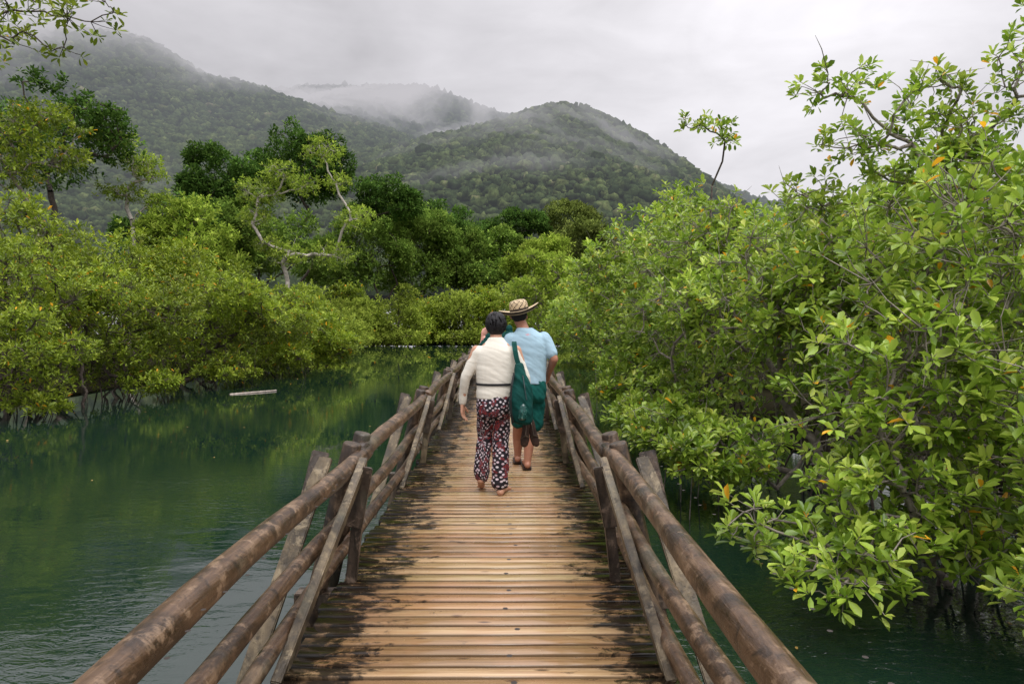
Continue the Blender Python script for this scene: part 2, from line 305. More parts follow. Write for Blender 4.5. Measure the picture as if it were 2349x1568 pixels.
# ------------------------------------------------------------------ ground, water, hills
def vnoise(x,y,seed=0):
    def h(i,j): 
        v=np.sin(i*127.1+j*311.7+seed*74.7)*43758.5453; return v-np.floor(v)
    i=np.floor(x);j=np.floor(y);f=x-i;g=y-j;f=f*f*(3-2*f);g=g*g*(3-2*g)
    return (h(i,j)*(1-f)+h(i+1,j)*f)*(1-g)+(h(i,j+1)*(1-f)+h(i+1,j+1)*f)*g
def fbm(x,y,s,seed=0,o=4):
    r=0;a=.5
    for k in range(o): r=r+a*(vnoise(x/s,y/s,seed+k)-.5); s/=2.1;a*=.5
    return r*2
def ridge(x,y,Yr,y0,pts,back=300):
    X=np.array([(p-1164)*Yr/1566 for p,_ in pts]); Z=np.array([(741-q)*Yr/1566 for _,q in pts])
    xx=x*(Yr/np.maximum(y,Yr*.55))**.35
    H=sum(np.interp(xx+d*Yr*.025,X,Z) for d in (-1,-.5,0,.5,1))/5
    t=np.clip((y-y0)/(Yr-y0),0,1); b=np.clip((y-Yr)/back,0,1)
    return H*(.35*t+.65*t*t*(3-2*t))*(1-.6*b)
pA=[(-900,40),(-300,40),(0,58),(150,66),(300,80),(370,105),(450,162),(520,198),(600,222),(750,250),(900,286),(1100,380),(1300,520),(1800,640)]
pB=[(0,240),(400,205),(600,198),(720,204),(790,200),(870,203),(950,200),(1040,216),(1130,240),(1250,280),(1400,335),(1700,450),(2400,560)]
pC=[(0,640),(300,590),(600,500),(800,400),(900,345),(1000,304),(1080,285),(1140,260),(1190,244),(1235,236),(1330,254),(1430,300),(1500,336),(1560,375),(1620,425),(1680,470),(1740,520),(1900,600),(2400,660),(3000,700)]
def hills(x,y):
    a=ridge(x,y,700,230,pA);b=ridge(x,y,900,500,pB);c=ridge(x,y,500,165,pC)
    m=np.maximum(np.maximum(a,b),c); k=12.   # smooth union so the ridges flow into each other
    h=m+k*np.log(np.exp((a-m)/k)+np.exp((b-m)/k)+np.exp((c-m)/k))-k*.5
    g=fbm(x,y,130,5,2)*24+fbm(x,y,48,9,2)*8
    return h+g*np.clip(h/110,0,1)*np.clip((y-200)/250,0,.62)-1.2+np.clip((y-110)/60,0,1)*.8
gx=np.linspace(-1100,1100,330);gy=np.linspace(112,1300,260);X,Y=np.meshgrid(gx,gy)
Z=hills(X,Y); V=np.stack([X,Y,Z],2).reshape(-1,3); nx=len(gx);ny=len(gy)
I=(np.arange(ny-1)[:,None]*nx+np.arange(nx-1)[None]).ravel(); F=np.stack([I,I+1,I+nx+1,I+nx],1)
def hill_mat(name,attr):
    t=NT(name); geo=t.n('ShaderNodeNewGeometry'); pos=geo.outputs['Position']; sp=t.n('ShaderNodeSeparateXYZ'); t.l(pos,sp.inputs[0])
    n1=t.noise(pos,.45,4,.75); n2=t.noise(pos,.02,3)
    if attr:
        r=t.attr('rnd').outputs['Fac']
        c=t.ramp(r,[(0,(.015,.024,.011)),(.4,(.033,.048,.019)),(.75,(.058,.077,.027)),(.92,(.090,.108,.04)),(1,(.13,.12,.07))])
    else: c=t.ramp(n2,[(0,(.012,.020,.009)),(1,(.025,.036,.014))])
    k=t.mr(n1,.3,.7,.25,1.75); hs=t.n('ShaderNodeHueSaturation'); t.l(c,hs.inputs['Color']); t.l(k,hs.inputs['Value'])
    b=t.n('ShaderNodeBsdfDiffuse'); t.l(hs.outputs[0],b.inputs[0])
    hz=t.mr(sp.outputs[1],140,1000,.06,.54); hz2=t.mr(sp.outputs[2],60,300,0,.26)  # aerial haze painted in as emission, growing with distance and height
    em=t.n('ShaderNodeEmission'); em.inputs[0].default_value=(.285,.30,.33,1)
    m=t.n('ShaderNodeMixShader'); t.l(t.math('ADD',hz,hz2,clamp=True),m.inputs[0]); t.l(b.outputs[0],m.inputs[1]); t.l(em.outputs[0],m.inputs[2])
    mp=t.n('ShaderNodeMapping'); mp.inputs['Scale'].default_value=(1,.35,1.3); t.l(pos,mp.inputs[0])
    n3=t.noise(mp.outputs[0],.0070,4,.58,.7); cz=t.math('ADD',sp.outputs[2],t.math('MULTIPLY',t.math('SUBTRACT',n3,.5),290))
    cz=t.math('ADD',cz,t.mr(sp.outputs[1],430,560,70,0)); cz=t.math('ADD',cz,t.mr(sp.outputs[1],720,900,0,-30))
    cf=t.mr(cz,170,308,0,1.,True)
    e2=t.n('ShaderNodeEmission'); e2.inputs[0].default_value=(.58,.565,.595,1)  # cloud over the tops painted as sky-toned emission, by height and noise
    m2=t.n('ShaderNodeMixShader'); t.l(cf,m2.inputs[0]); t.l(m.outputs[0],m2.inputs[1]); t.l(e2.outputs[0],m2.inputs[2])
    return t.fin(m2.outputs[0])
o=link('hills',nmesh('hills',V,F,smooth=True),hill_mat('hillside ground with painted haze',False),None,'structure')
def ico(sub):
    bm=bmesh.new(); bmesh.ops.create_icosphere(bm,subdivisions=sub,radius=1); bm.verts.ensure_lookup_table()
    a=np.array([v.co[:] for v in bm.verts]); b=np.array([[v.index for v in f.verts] for f in bm.faces]); bm.free(); return a,b
IV,IF=ico(2); IV1,IF1=ico(1)
def crowns(x,y,r,IV,IF,rg,sink=.1,amp=.24):
    z=hills(x,y); N=len(x)
    k=1+np.clip(rg.normal(0,amp,(N,len(IV))),-.5,.42)
    S=np.stack([r*rg.uniform(.8,1.3,N),r*rg.uniform(.8,1.3,N),r*rg.uniform(.7,1.25,N)],1)
    lift=np.where(rg.uniform(0,1,N)>.96,rg.uniform(.3,.9,N),0)*r      # a few emergent crowns break the canopy line
    V=IV[None]*k[:,:,None]*S[:,None,:]+np.stack([x,y,z+r*.5-r*sink+lift],1)[:,None,:]
    F=IF[None]+(np.arange(N)*len(IV))[:,None,None]
    rn=np.clip(rg.beta(2,2.4,N),0,1)[:,None]+rg.normal(0,.10,(N,len(IV)))
    return V.reshape(-1,3),F.reshape(-1,3),np.clip(rn,0,1).ravel()
rg=np.random.default_rng(77)
def scat(n,x0,x1,y0,y1,rr):
    y=y0+(y1-y0)*rg.uniform(0,1,n); x=rg.uniform(x0,x1,n); ok=(np.abs(x-0)<.85*y+30); x=x[ok];y=y[ok]
    return x,y,rr*np.minimum(rg.lognormal(0,.33,len(x)),1.65)
P_=[]
for a,(iv,i_f) in ((scat(5200,-230,260,125,300,2.0),(IV,IF)),(scat(13500,-340,380,300,520,2.1),(IV,IF)),(scat(36000,-620,260,380,720,2.5),(IV1,IF1)),(scat(15000,-560,500,680,940,3.2),(IV1,IF1))):
    P_.append(crowns(*a,iv,i_f,rg))
V=np.concatenate([p[0] for p in P_]); off=np.cumsum([0]+[len(p[0]) for p in P_[:-1]]); F=np.concatenate([p[1]+o_ for p,o_ in zip(P_,off)]); A=np.concatenate([p[2] for p in P_])
o=link('hillside_forest',nmesh('hillside_forest',V,F,{'rnd':A},smooth=False),hill_mat('hillside canopy with painted haze',True),None,'stuff')
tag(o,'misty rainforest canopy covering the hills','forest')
# water
t=NT('green river water'); ob=t.obj()
mp=t.n('ShaderNodeMapping'); mp.inputs['Scale'].default_value=(.8,1.7,1); t.l(ob,mp.inputs[0])
w1=t.noise(mp.outputs[0],6.5,3,.6,.5); w2=t.noise(mp.outputs[0],1.3,2,.5); msk=t.mr(t.noise(ob,.22,2),.42,.6,.10,1.)
spw=t.n('ShaderNodeSeparateXYZ'); t.l(ob,spw.inputs[0]); nearf=t.math('MULTIPLY',t.mr(spw.outputs[1],4,12,1.,.055),t.mr(spw.outputs[1],22,48,1.,0.))
hh=t.math('MULTIPLY',t.math('ADD',t.math('MULTIPLY',w1,msk),t.math('MULTIPLY',w2,.55)),nearf)
deep=t.mix(t.mr(t.noise(ob,.06,3),.35,.65),(.0055,.018,.012),(.009,.026,.016))
b=t.bsdf(deep,.012,1.0,hh,.46,.05); b.inputs['IOR'].default_value=1.6
mw=t.fin(b.outputs[0])
s=1500
link('river_water',nmesh('river_water',[(-s,-60,W0),(s,-60,W0),(s,1600,W0),(-s,1600,W0)],[[0,1,2,3]]),mw,None,'structure')
t=NT('dark bank mud'); n=t.noise(t.obj(),3,4); bb=t.n('ShaderNodeBsdfDiffuse'); t.l(t.mix(n,(.012,.011,.007),(.035,.032,.018)),bb.inputs[0]); mmud=t.fin(bb.outputs[0])
def land(name,poly,z):
    P=[Vector(p) for p in poly]; Q=[]; rr=random.Random(len(poly))   # ragged waterline
    for i,p in enumerate(P):
        q=P[(i+1)%len(P)]; L=(q-p).length; m=max(1,min(24,int(L/1.6))) if L<60 else 1
        for k in range(m):
            s_=p.lerp(q,k/m); d=.0 if (m==1) else .55
            Q.append((s_.x+rr.uniform(-d,d),s_.y+rr.uniform(-d,d)*.6))
    me=bpy.data.meshes.new(name); n=len(Q)
    V=[(x,y,z) for x,y in Q]+[(x,y,-1.6) for x,y in Q]
    me.from_pydata(V,[],[list(range(n))]+[[i,i+n,(i+1)%n+n,(i+1)%n] for i in range(n)]); me.update()
    link(name,me,mmud,None,'structure')
land('left_bank',[(-15.2,16),(-14.6,22),(-14,29),(-13.6,37),(-14.4,42),(-16.5,56),(-18,72),(-19.5,86),(-60,86),(-90,16)],-.85)
land('right_bank',[(6.2,-2),(60,-2),(60,84),(9,84),(7.5,60),(6.5,42),(5.8,28),(5.6,16),(6.2,8)],-.856)
land('far_bank',[(-300,84),(-20,79.5),(-12,78),(0,78),(9,79),(300,84),(400,140),(-400,140)],-.74)
n=46; rgf=np.random.default_rng(5); D=rgf.uniform(9,30,n); px=rgf.uniform(20,1000,n); X=(px-1164)/1566*D
X[:12]=rgf.uniform(1.6,4.5,12);D[:12]=rgf.uniform(4.5,9,12); ok=(X<-1.4)|(X>1.3); X=X[ok];D=D[ok]
a=rgf.uniform(0,6.28,len(X)); dd=np.stack([np.cos(a),np.sin(a),a*0+.05],1)
V,F=leafmesh(np.stack([X,D,X*0+W0+.012],1),norm(dd),np.full(len(X),.055),np.full(len(X),.024),rgf,.02,0)
o=link('floating_leaves',nmesh('floating_leaves',V,F),simple('fallen yellow leaf',(.30,.19,.05),.6,.4,8),None,'stuff'); tag(o,'small yellow fallen leaves scattered on the water','leaves')
def logmesh(A,B,r0,r1,n=16,seg=26,wob=.006,seed=0,bend=.0):
    rg=np.random.default_rng(seed); A=np.array(A,float);B=np.array(B,float); d=norm(B-A); L=np.linalg.norm(B-A)
    ref=np.array([1.,0,0]) if abs(d[2])>.9 else np.array([0,0,1.]); s=norm(np.cross(d,ref));u=np.cross(d,s)
    V=[];F=[]; ts=[0]+list(np.linspace(.012/L,1-.012/L,seg))+[1]
    ph=rg.uniform(0,6,4)
    for i,t_ in enumerate(ts):
        r=r0+(r1-r0)*t_; r*=1+.03*math.sin(t_*L*3.1+ph[0])+.02*math.sin(t_*L*7.7+ph[1])+(.05*max(0,math.sin(t_*L*5+ph[2]))**20)
        if i in (0,len(ts)-1): r*=.86
        c=A+d*L*t_+s*(wob*math.sin(t_*L*1.9+ph[2])*2+bend*math.sin(t_*3.14))+u*wob*math.sin(t_*L*2.3+ph[3])
        for k in range(n):
            a=2*math.pi*k/n; q=r*(1+.025*math.sin(3*a+ph[1])); V.append(c+(s*math.cos(a)+u*math.sin(a))*q)
    m=len(ts)
    for i in range(m-1):
        for k in range(n): F.append([i*n+k,i*n+(k+1)%n,(i+1)*n+(k+1)%n,(i+1)*n+k])
    F.append(list(range(n))[::-1]); F.append([(m-1)*n+k for k in range(n)])
    me=bpy.data.meshes.new('log'); me.from_pydata([tuple(v) for v in V],[],F); me.update()
    for p in me.polygons: p.use_smooth=len(p.vertices)==4
    return me
o=link('floating_log',logmesh((-9.35,23.0,W0-.012),(-8.2,24.2,W0+.03),.042,.026,12,14,.008,3,.05),simple('bleached driftwood',(.33,.28,.24),.8,.3,9),None); tag(o,'bleached grey driftwood log floating near the left bank','log')
# ------------------------------------------------------------------ footbridge
def wood(name,sc,c1,c2,c3,rough=.5,st_=.8,moss=.35):
    t=NT(name); v=t.obj(sc); n=t.noise(v,1,6,.65,.5); n2=t.noise(t.obj((3,3,3)),1.3,5,.7,.5); n3=t.noise(t.obj((1.2,1.2,1.2)),9,5,.7,.3)
    c=t.ramp(n,[(.28,c1),(.5,c2),(.72,c3)])
    c=t.mix(t.mr(n2,.46,.58,0,st_),c,tuple(x*.22 for x in c2))
    c=t.mix(t.mr(n3,.55,.64,0,.6),c,tuple(min(1,x*1.25+.02) for x in c3))
    c=t.mix(t.mr(t.noise(t.obj(),2.3,4,.6),.54,.66,0,moss),c,(.13,.125,.085))
    c=t.mix(t.mr(n3,.43,.34,0,.8),c,tuple(x*.2 for x in c2))
    return t.fin(t.bsdf(c,t.mr(n,.3,.7,rough-.14,rough+.2),.45,t.math('ADD',n,n3),.7,.008).outputs[0])
Wrail=wood('weathered round rail wood',(26,2.4,26),(.024,.012,.006),(.088,.049,.025),(.20,.127,.072),.36)
Wpost=wood('dark round post wood',(22,22,2.2),(.016,.010,.006),(.052,.031,.017),(.14,.088,.05),.42)
Wpl=wood('weathered brace plank wood',(14,14,2.0),(.042,.031,.017),(.125,.092,.052),(.25,.195,.115),.5,.8)
Wdk=wood('blackened plank wood',(14,14,2.5),(.012,.009,.006),(.048,.033,.022),(.16,.11,.075),.42,.5)
t=NT('wet deck plank wood'); rn=t.attr('rnd').outputs['Fac']; tc=t.n('ShaderNodeTexCoord'); sp=t.n('ShaderNodeSeparateXYZ'); t.l(tc.outputs['Object'],sp.inputs[0])
def grain(fx,fy,fz):
    cb=t.n('ShaderNodeCombineXYZ'); t.l(t.math('MULTIPLY',sp.outputs[0],fx),cb.inputs[0]); t.l(t.math('MULTIPLY',sp.outputs[1],fy),cb.inputs[1]); t.l(t.math('MULTIPLY',rn,fz),cb.inputs[2]); return cb.outputs[0]
g=t.noise(grain(1.8,70,60),1.,5,.6,.6)
c=t.ramp(g,[(.3,(.27,.17,.09)),(.5,(.39,.27,.15)),(.7,(.51,.385,.235))])
tint=t.ramp(rn,[(0,(.42,.35,.28)),(.12,(.70,.61,.51)),(.3,(1,.93,.83)),(.55,(1.0,.97,.93)),(.75,(.80,.82,.68)),(.9,(.88,.72,.57)),(1,(.55,.43,.35))]); c=t.mix(1.,c,tint,'MULTIPLY')
nb=t.noise(t.obj((1.4,.7,1)),1.5,4,.6); c=t.mix(t.mr(nb,.46,.66,0,.45),c,(.37,.195,.10))
pe=t.math('ABSOLUTE',t.math('SUBTRACT',t.math('FRACT',t.math('MULTIPLY',t.math('ADD',sp.outputs[1],10.65),10.)),.5))
c=t.mix(t.mr(pe,.34,.41,0,.65),c,(.05,.032,.02))   # colour darkened along the plank edges beside the gaps
ax=t.math('ABSOLUTE',t.math('ADD',sp.outputs[0],.09))
edge=t.mr(ax,.18,.80,0,1,True); mn=t.noise(t.obj((2.4,3.4,1)),1.7,8,.76,.8); mn2=t.noise(grain(6,16,90),1.,5,.72)
far=t.mr(sp.outputs[1],5,10,0,.06)
mf=t.mr(t.math('ADD',t.math('ADD',t.math('MULTIPLY',edge,.28),t.math('MULTIPLY',mn,.80)),t.math('ADD',far,t.math('MULTIPLY',mn2,.62))),.865,.965,0,.95)
c=t.mix(mf,c,(.010,.008,.006))
kn=t.n('ShaderNodeTexVoronoi'); kn.inputs['Scale'].default_value=1; t.l(grain(3,10,30),kn.inputs['Vector']); c=t.mix(t.mr(kn.outputs['Distance'],.06,.13,.85,0),c,(.06,.028,.014))
wet=t.mr(t.noise(t.obj((1,1.6,1)),2.2,3),.4,.6,.10,.34)
Mdeck=t.fin(t.bsdf(c,wet,.6,g,.22,.004).outputs[0])
XL,XR=-.975,.79
bridge=thing('wooden_footbridge','long wooden footbridge of wet planks with round log handrails over the green river','footbridge',(-.1,4,W0))
rgp=np.random.default_rng(9); rn_=[]; pit=.1; np_=int((30+.6)/pit)
parts=[]
for i in range(np_):
    y=-.6+i*pit; w=.083+rgp.uniform(-.004,.003); a=XL+rgp.normal(0,.014); b_=XR+rgp.normal(0,.014); z0,z1=rgp.normal(0,.0022,2); tl=rgp.normal(0,.0015)
    e=.004; sk=rgp.normal(0,.002)
    sec=[(-w/2,-.045),(w/2,-.045),(w/2,-e),(w/2-e,0),(-w/2+e,0),(-w/2,-e)]
    V=[(a,y+p-sk,q+z0+tl*np.sign(p)) for p,q in sec]+[(b_,y+p+sk,q+z1+tl*np.sign(p)) for p,q in sec]
    n=6; F=[[k,(k+1)%n,(k+1)%n+n,k+n] for k in range(n)]+[[0,5,4,3],[0,3,2,1],[6,9,10,11],[6,7,8,9]]
    parts.append((np.array(V),np.array(F))); rn_.append(np.full(12,rgp.uniform()))
V,F=cat(parts); deck=link('deck',nmesh('deck',V,F,{'rnd':np.concatenate(rn_)}),Mdeck,bridge)
parts=[]
for i in range(np_):
    y=-.6+i*pit
    for x in (-.72,-.09,.53):
        xx=x+rgp.normal(0,.006); yy=y+rgp.normal(0,.004); an=np.arange(6)*math.pi/3
        parts.append((np.stack([xx+.006*np.cos(an),yy+.006*np.sin(an),an*0+.0085],1),np.array([[0,1,2,3],[0,3,4,5]])))
V,F=cat(parts); link('nail_heads',nmesh('nail_heads',V,F),simple('rusty nail',(.03,.022,.018),.5,.2,20),deck,'stuff')
def beam(A,B,w,t_,up=(0,1,0),bev=.006):
    A=Vector(A);B=Vector(B);d=(B-A).normalized();s=d.cross(Vector(up)).normalized();u=s.cross(d)
    V=[];
    for c_ in (A,B):
        for i,j in ((-1,-1),(1,-1),(1,1),(-1,1)): V.append(c_+s*w/2*i+u*t_/2*j)
    me=bpy.data.meshes.new('beam'); me.from_pydata([tuple(v) for v in V],[],[[0,3,2,1],[4,5,6,7],[0,1,5,4],[1,2,6,5],[2,3,7,6],[3,0,4,7]]); 
    b=bmesh.new();b.from_mesh(me); bmesh.ops.bevel(b,geom=b.edges[:],offset=bev,segments=2,affect='EDGES'); b.to_mesh(me); b.free(); me.update(); return me
for x in (XL+.12,XR-.12,-.09):
    link('support_beam',beam((x,-.6,-.12),(x,29.3,-.12),.16,.10,(0,0,1)),Wdk,bridge)
ST=[3.95+3.38*k for k in range(7)]
for side,Xr in ((-1,-.955),(1,.675)):
    prev=-1.2
    for i,y0 in enumerate(ST+[ST[-1]+3.38]):
        ye=y0+.38; sd=int(side*50+i*7+200)
        ys=-0.9 if i==0 else prev+.02
        for z,r,off,nm in ((.675,.053,0,'handrail'),(.335,.043,.05,'middle_rail'),(.095,.040,.07,'lower_rail')):
            link(nm,logmesh((Xr+side*off-side*.02,ys,z+.01*math.sin(sd+z*9)),(Xr+side*off-side*.02,ye+.12,z+.012*math.cos(sd+z*5)),r*1.05,r*.93,16,30,.007,sd+int(z*100)),Wrail,bridge)
        prev=ye
        if i==len(ST): break
        for k,dy in enumerate((.30,.62)):
            link('post',logmesh((Xr+side*.60,y0+dy,-1.7),(Xr+side*.012,y0+dy,.755+.01*k),.068,.058,16,14,.004,sd+k+3),Wpost,bridge)
        ib=Xr-side*.04
        link('inner_post',beam((ib,y0,-.03),(ib-side*.05,y0,.42),.06,.06),Wpl if i%2 else Wdk,bridge)
        link('cap_board',beam((ib-side*.035,y0-.055,.33),(ib-side*.10,y0-.06,.68),.09,.035),Wdk,bridge)
        link('diagonal_brace',beam((Xr+side*.02,y0-1.12,-.03),(Xr-side*.115,y0+.02,.69),.045,.09,(0,1,.0)),Wpl,bridge)
        link('outer_brace',beam((Xr+side*.42,y0-.5,-.45),(Xr+side*.14,y0+.12,.70),.035,.10,(1,0,0)),Wpl,bridge)
        link('outer_cap',beam((Xr+side*.215,y0+.0,.42),(Xr+side*.165,y0+.135,.73),.10,.04,(side*.3,1,0)),Wdk,bridge)
        if side==1: link('cross_beam',beam((XL-.35,y0+.3,-.225),(XR+.35,y0+.3,-.225),.12,.1,(0,0,1)),Wdk,bridge)
# ------------------------------------------------------------------ people
def usph(c,r,n=12,m=8):
    V=[];F=[]
    for i in range(m+1):
        th=math.pi*i/m
        for j in range(n): V.append((c[0]+r[0]*math.sin(th)*math.cos(2*math.pi*j/n),c[1]+r[1]*math.sin(th)*math.sin(2*math.pi*j/n),c[2]+r[2]*math.cos(th)))
    for i in range(m):
        for j in range(n): F.append([i*n+j,(i+1)*n+j,(i+1)*n+(j+1)%n,i*n+(j+1)%n])
    return V,F
class Body:
    def __init__(s): s.V=[];s.F=[]
    def add(s,V,F):
        k=len(s.V); s.V+= [tuple(v) for v in V]; s.F+=[[i+k for i in f] for f in F]; return s
    def sph(s,c,r):
        if not hasattr(r,'__len__'): r=(r,r,r)
        return s.add(*usph(c,r))
    def chain(s,pts):
        for a,b in zip(pts[:-1],pts[1:]):
            A=np.array(a[:3],float);B=np.array(b[:3],float);d=norm(B-A)
            ref=np.array([1.,0,0]) if abs(d[2])>.9 else np.array([0,0,1.]); q=norm(np.cross(d,ref));u=np.cross(d,q); n=14
            V=[];F=[]
            for c,r in ((A,a[3]),(B,b[3])):
                for k in range(n): V.append(c+(q*math.cos(6.2832*k/n)+u*math.sin(6.2832*k/n))*r)
            for k in range(n): F.append([k,(k+1)%n,(k+1)%n+n,k+n])
            F.append(list(range(n))[::-1]);F.append([k+n for k in range(n)]); s.add(V,F)
        for p in pts: s.sph(p[:3],p[3])
        return s
    def loft(s,rings,n=28,sq=.85):
        V=[];F=[]
        for (x,y,z,rx,ry) in rings:
            for k in range(n):
                a=6.28318*k/n; c_,s_=math.cos(a),math.sin(a)
                V.append((x+rx*abs(c_)**sq*np.sign(c_),y+ry*abs(s_)**sq*np.sign(s_),z))
        for i in range(len(rings)-1):
            for k in range(n): F.append([i*n+k,i*n+(k+1)%n,(i+1)*n+(k+1)%n,(i+1)*n+k])
        F.append(list(range(n))[::-1]);F.append([(len(rings)-1)*n+k for k in range(n)]); return s.add(V,F)
    def hand(s,w,d,l,n,curl=.35,sc=1.):
        w=np.array(w,float);d=norm(np.array(d,float));l=norm(np.array(l,float)-d*np.dot(l,d));n=norm(np.array(n,float)-d*np.dot(n,d))
        for k,(o_,fl) in enumerate(((.030,.070),(.010,.078),(-.010,.072),(-.029,.056))):
            kn=w+d*(.085-.004*k)*sc+l*o_*sc
            s.chain([(*(w+l*o_*.5),.015*sc),(*kn,.0125*sc)])
            p=kn;dd=d.copy()
            for q,(f,r) in enumerate(((.45,.0098),(.32,.009),(.23,.008))):
                ca,sa=math.cos(curl*(q+.6)*.9),math.sin(curl*(q+.6)*.9); dd=norm(d*ca+n*sa+l*o_*1.5)
                p2=p+dd*fl*f*sc; s.chain([(*p,r*sc+.0006),(*p2,r*sc)]); p=p2
        p=w+d*.025*sc+l*.024*sc; s.chain([(*p,.013*sc),(*(p+(d*.6+l*.6+n*.35)*.04*sc),.0115*sc),(*(p+(d*1.25+l*.8+n*.6)*.045*sc),.0098*sc)])
        return s
    def done(s,name,mat,parent,voxel=.006,it=4,disp=None,label=None,aniso=None):
        me=bpy.data.meshes.new(name); me.from_pydata(s.V,[],s.F); me.update()
        o=link(name,me,mat,parent,label=label)
        m=o.modifiers.new('r','REMESH'); m.mode='VOXEL'; m.voxel_size=voxel; m.use_smooth_shade=True
        m=o.modifiers.new('s','SMOOTH'); m.iterations=it; m.factor=.5
        dg=bpy.context.evaluated_depsgraph_get(); me2=bpy.data.meshes.new_from_object(o.evaluated_get(dg))
        o.modifiers.clear(); o.data=me2
        if disp:   # soft cloth folds
            nv=len(me2.vertices); co=np.zeros(nv*3); me2.vertices.foreach_get('co',co); co=co.reshape(-1,3); no=np.zeros(nv*3); me2.vertices.foreach_get('normal',no); no=no.reshape(-1,3)
            a,sx,sz=disp; q=co[:,0]*.8+co[:,1]*.6
            w_=fbm(q/sx+co[:,2]*.5/sx+3,co[:,2]/sz+q*.35/sz,1.,7,3)
            co+=no*(w_*a)[:,None]; me2.vertices.foreach_set('co',co.ravel()); me2.update()
        if not me2.materials: me2.materials.append(mat)
        for p in me2.polygons: p.use_smooth=True
        return o
def skin(name,c):
    t=NT(name); n=t.noise(t.obj(),25,3); cc=t.mix(t.mr(n,.3,.7,0,.5),c,(c[0]*.8,c[1]*.62,c[2]*.55))
    return t.fin(t.bsdf(cc,.5,.4).outputs[0])
def cloth(name,c,extra=None,var=.1):
    t=NT(name); n=t.noise(t.obj(),9,4); f=t.noise(t.obj((1,1,1)),220,2)
    cc=t.mix(t.mr(n,.3,.7),tuple(x*(1-var) for x in c),tuple(x*(1+var) for x in c))
    if extra: cc=extra(t,cc)
    return t.fin(t.bsdf(cc,.85,.2,f,.25,.002).outputs[0])
Sk1=skin('tan skin',(.54,.30,.20)); Sk2=skin('brown skin',(.40,.19,.12)); Sk3=skin('pink skin',(.60,.32,.25))
Hair=simple('black hair',(.010,.009,.010),.6,.4,60,.6,.3,(1,1,.2)); Eye=simple('eye white',(.6,.58,.55),.2,.05,5); Lip=simple('lip',(.35,.12,.1),.5,.1,5)
def head(b,c,r,fw=(0,1,0),s_=1.):
    x,y,z=c; fy=fw[1]
    b.sph((x,y-.012,z+.02*s_),(.074*s_,.092*s_,.090*s_)).sph((x,y+.03*fy,z-.045*s_),(.052*s_,.058*s_,.062*s_))
    b.sph((x,y+.055*fy,z-.088*s_),(.026,.024,.02)).chain([(x,y+.083*fy,z+.012,.010),(x,y+.104*fy,z-.022,.014)])
    b.sph((x-.03,y+.070*fy,z+.034),(.025,.016,.01)).sph((x+.03,y+.070*fy,z+.034),(.025,.016,.01))
    for q in (-1,1): b.sph((x+q*.079*s_,y-.002,z-.008),(.012,.02,.032))
def face(parent,c):
    x,y,z=c
    for q in (-1,1):
        e=Body().sph((x+q*.03,y+.074,z+.012),.0115); me=bpy.data.meshes.new('eye'); me.from_pydata(e.V,[],e.F); link('eye',me,Eye,parent)
    e=Body().sph((x,y+.084,z-.055),(.022,.010,.008)); me=bpy.data.meshes.new('mouth'); me.from_pydata(e.V,[],e.F); link('mouth',me,Lip,parent)
YW=5.96
wo=thing('person','person with short black hair in a cream long sleeved top and dotted trousers, walking barefoot','person',(-.11,5.98,0))
b=Body(); hc=(-.100,YW+.05,1.487)
head(b,hc,.09)
b.chain([(-.1,YW+.0,1.33,.055),(-.1,YW+.03,1.43,.05)])
b.loft([(-.11,YW,.80,.14,.105),(-.11,YW,.92,.145,.11),(-.108,YW,1.08,.14,.10),(-.105,YW,1.22,.155,.10),(-.1,YW-.005,1.31,.12,.07),(-.1,YW,1.36,.065,.048)])
LS=(-.272,YW,1.262);LE=(-.368,YW+.0,1.02);LWr=(-.398,YW+.07,.785)
b.chain([(*LS,.045),(*LE,.036),(*LWr,.025)]); b.hand(LWr,(.02,.06,-1),(.25,1,0),(1,-.1,0),.35)
RS=(.078,YW,1.262);RE=(.155,YW+.0,1.03);RWr=(.182,YW+.06,.795)
b.chain([(*RS,.045),(*RE,.036),(*RWr,.025)]); b.hand(RWr,(.02,-.05,-1),(-.25,1,0),(-1,-.1,0),.75)
b.chain([(-.185,YW,.80,.065),(-.203,YW+.09,.50,.052),(-.222,YW+.05,.33,.048),(-.236,YW+.055,.15,.033)])
b.chain([(-.236,YW+.055,.15,.033),(-.236,YW+.035,.118,.033),(-.236,YW+.11,.082,.034),(-.236,YW+.18,.032,.028)])
for k,(ox,l) in enumerate(((.022,.045),(.006,.042),(-.006,.037),(-.017,.032),(-.027,.026))): b.chain([(-.236+ox,YW+.19,.028,.013),(-.236+ox*1.15,YW+.19+l,.014,.0095)])
b.chain([(-.05,YW,.80,.065),(-.056,YW+.02,.48,.052),(-.062,YW-.02,.28,.048),(-.062,YW-.03,.085,.034)])
b.chain([(-.062,YW-.055,.034,.033),(-.050,YW-.0,.04,.033),(-.022,YW+.10,.028,.030),(-.008,YW+.14,.022,.026)]).chain([(-.062,YW-.03,.085,.036),(-.062,YW-.04,.04,.033)])
for k,(ox,l) in enumerate(((-.022,.045),(-.008,.042),(.004,.037),(.015,.032),(.026,.024))): b.chain([(-.006+ox,YW+.145,.017,.012),(.002+ox*1.15,YW+.15+l,.011,.009)])
b.done('body',Sk1,wo,.006,3); face(wo,hc)
b=Body(); b.sph((hc[0],hc[1]-.020,hc[2]+.020),(.086,.094,.090)).sph((hc[0],hc[1]-.040,hc[2]-.030),(.080,.072,.070))
rgh=np.random.default_rng(8)
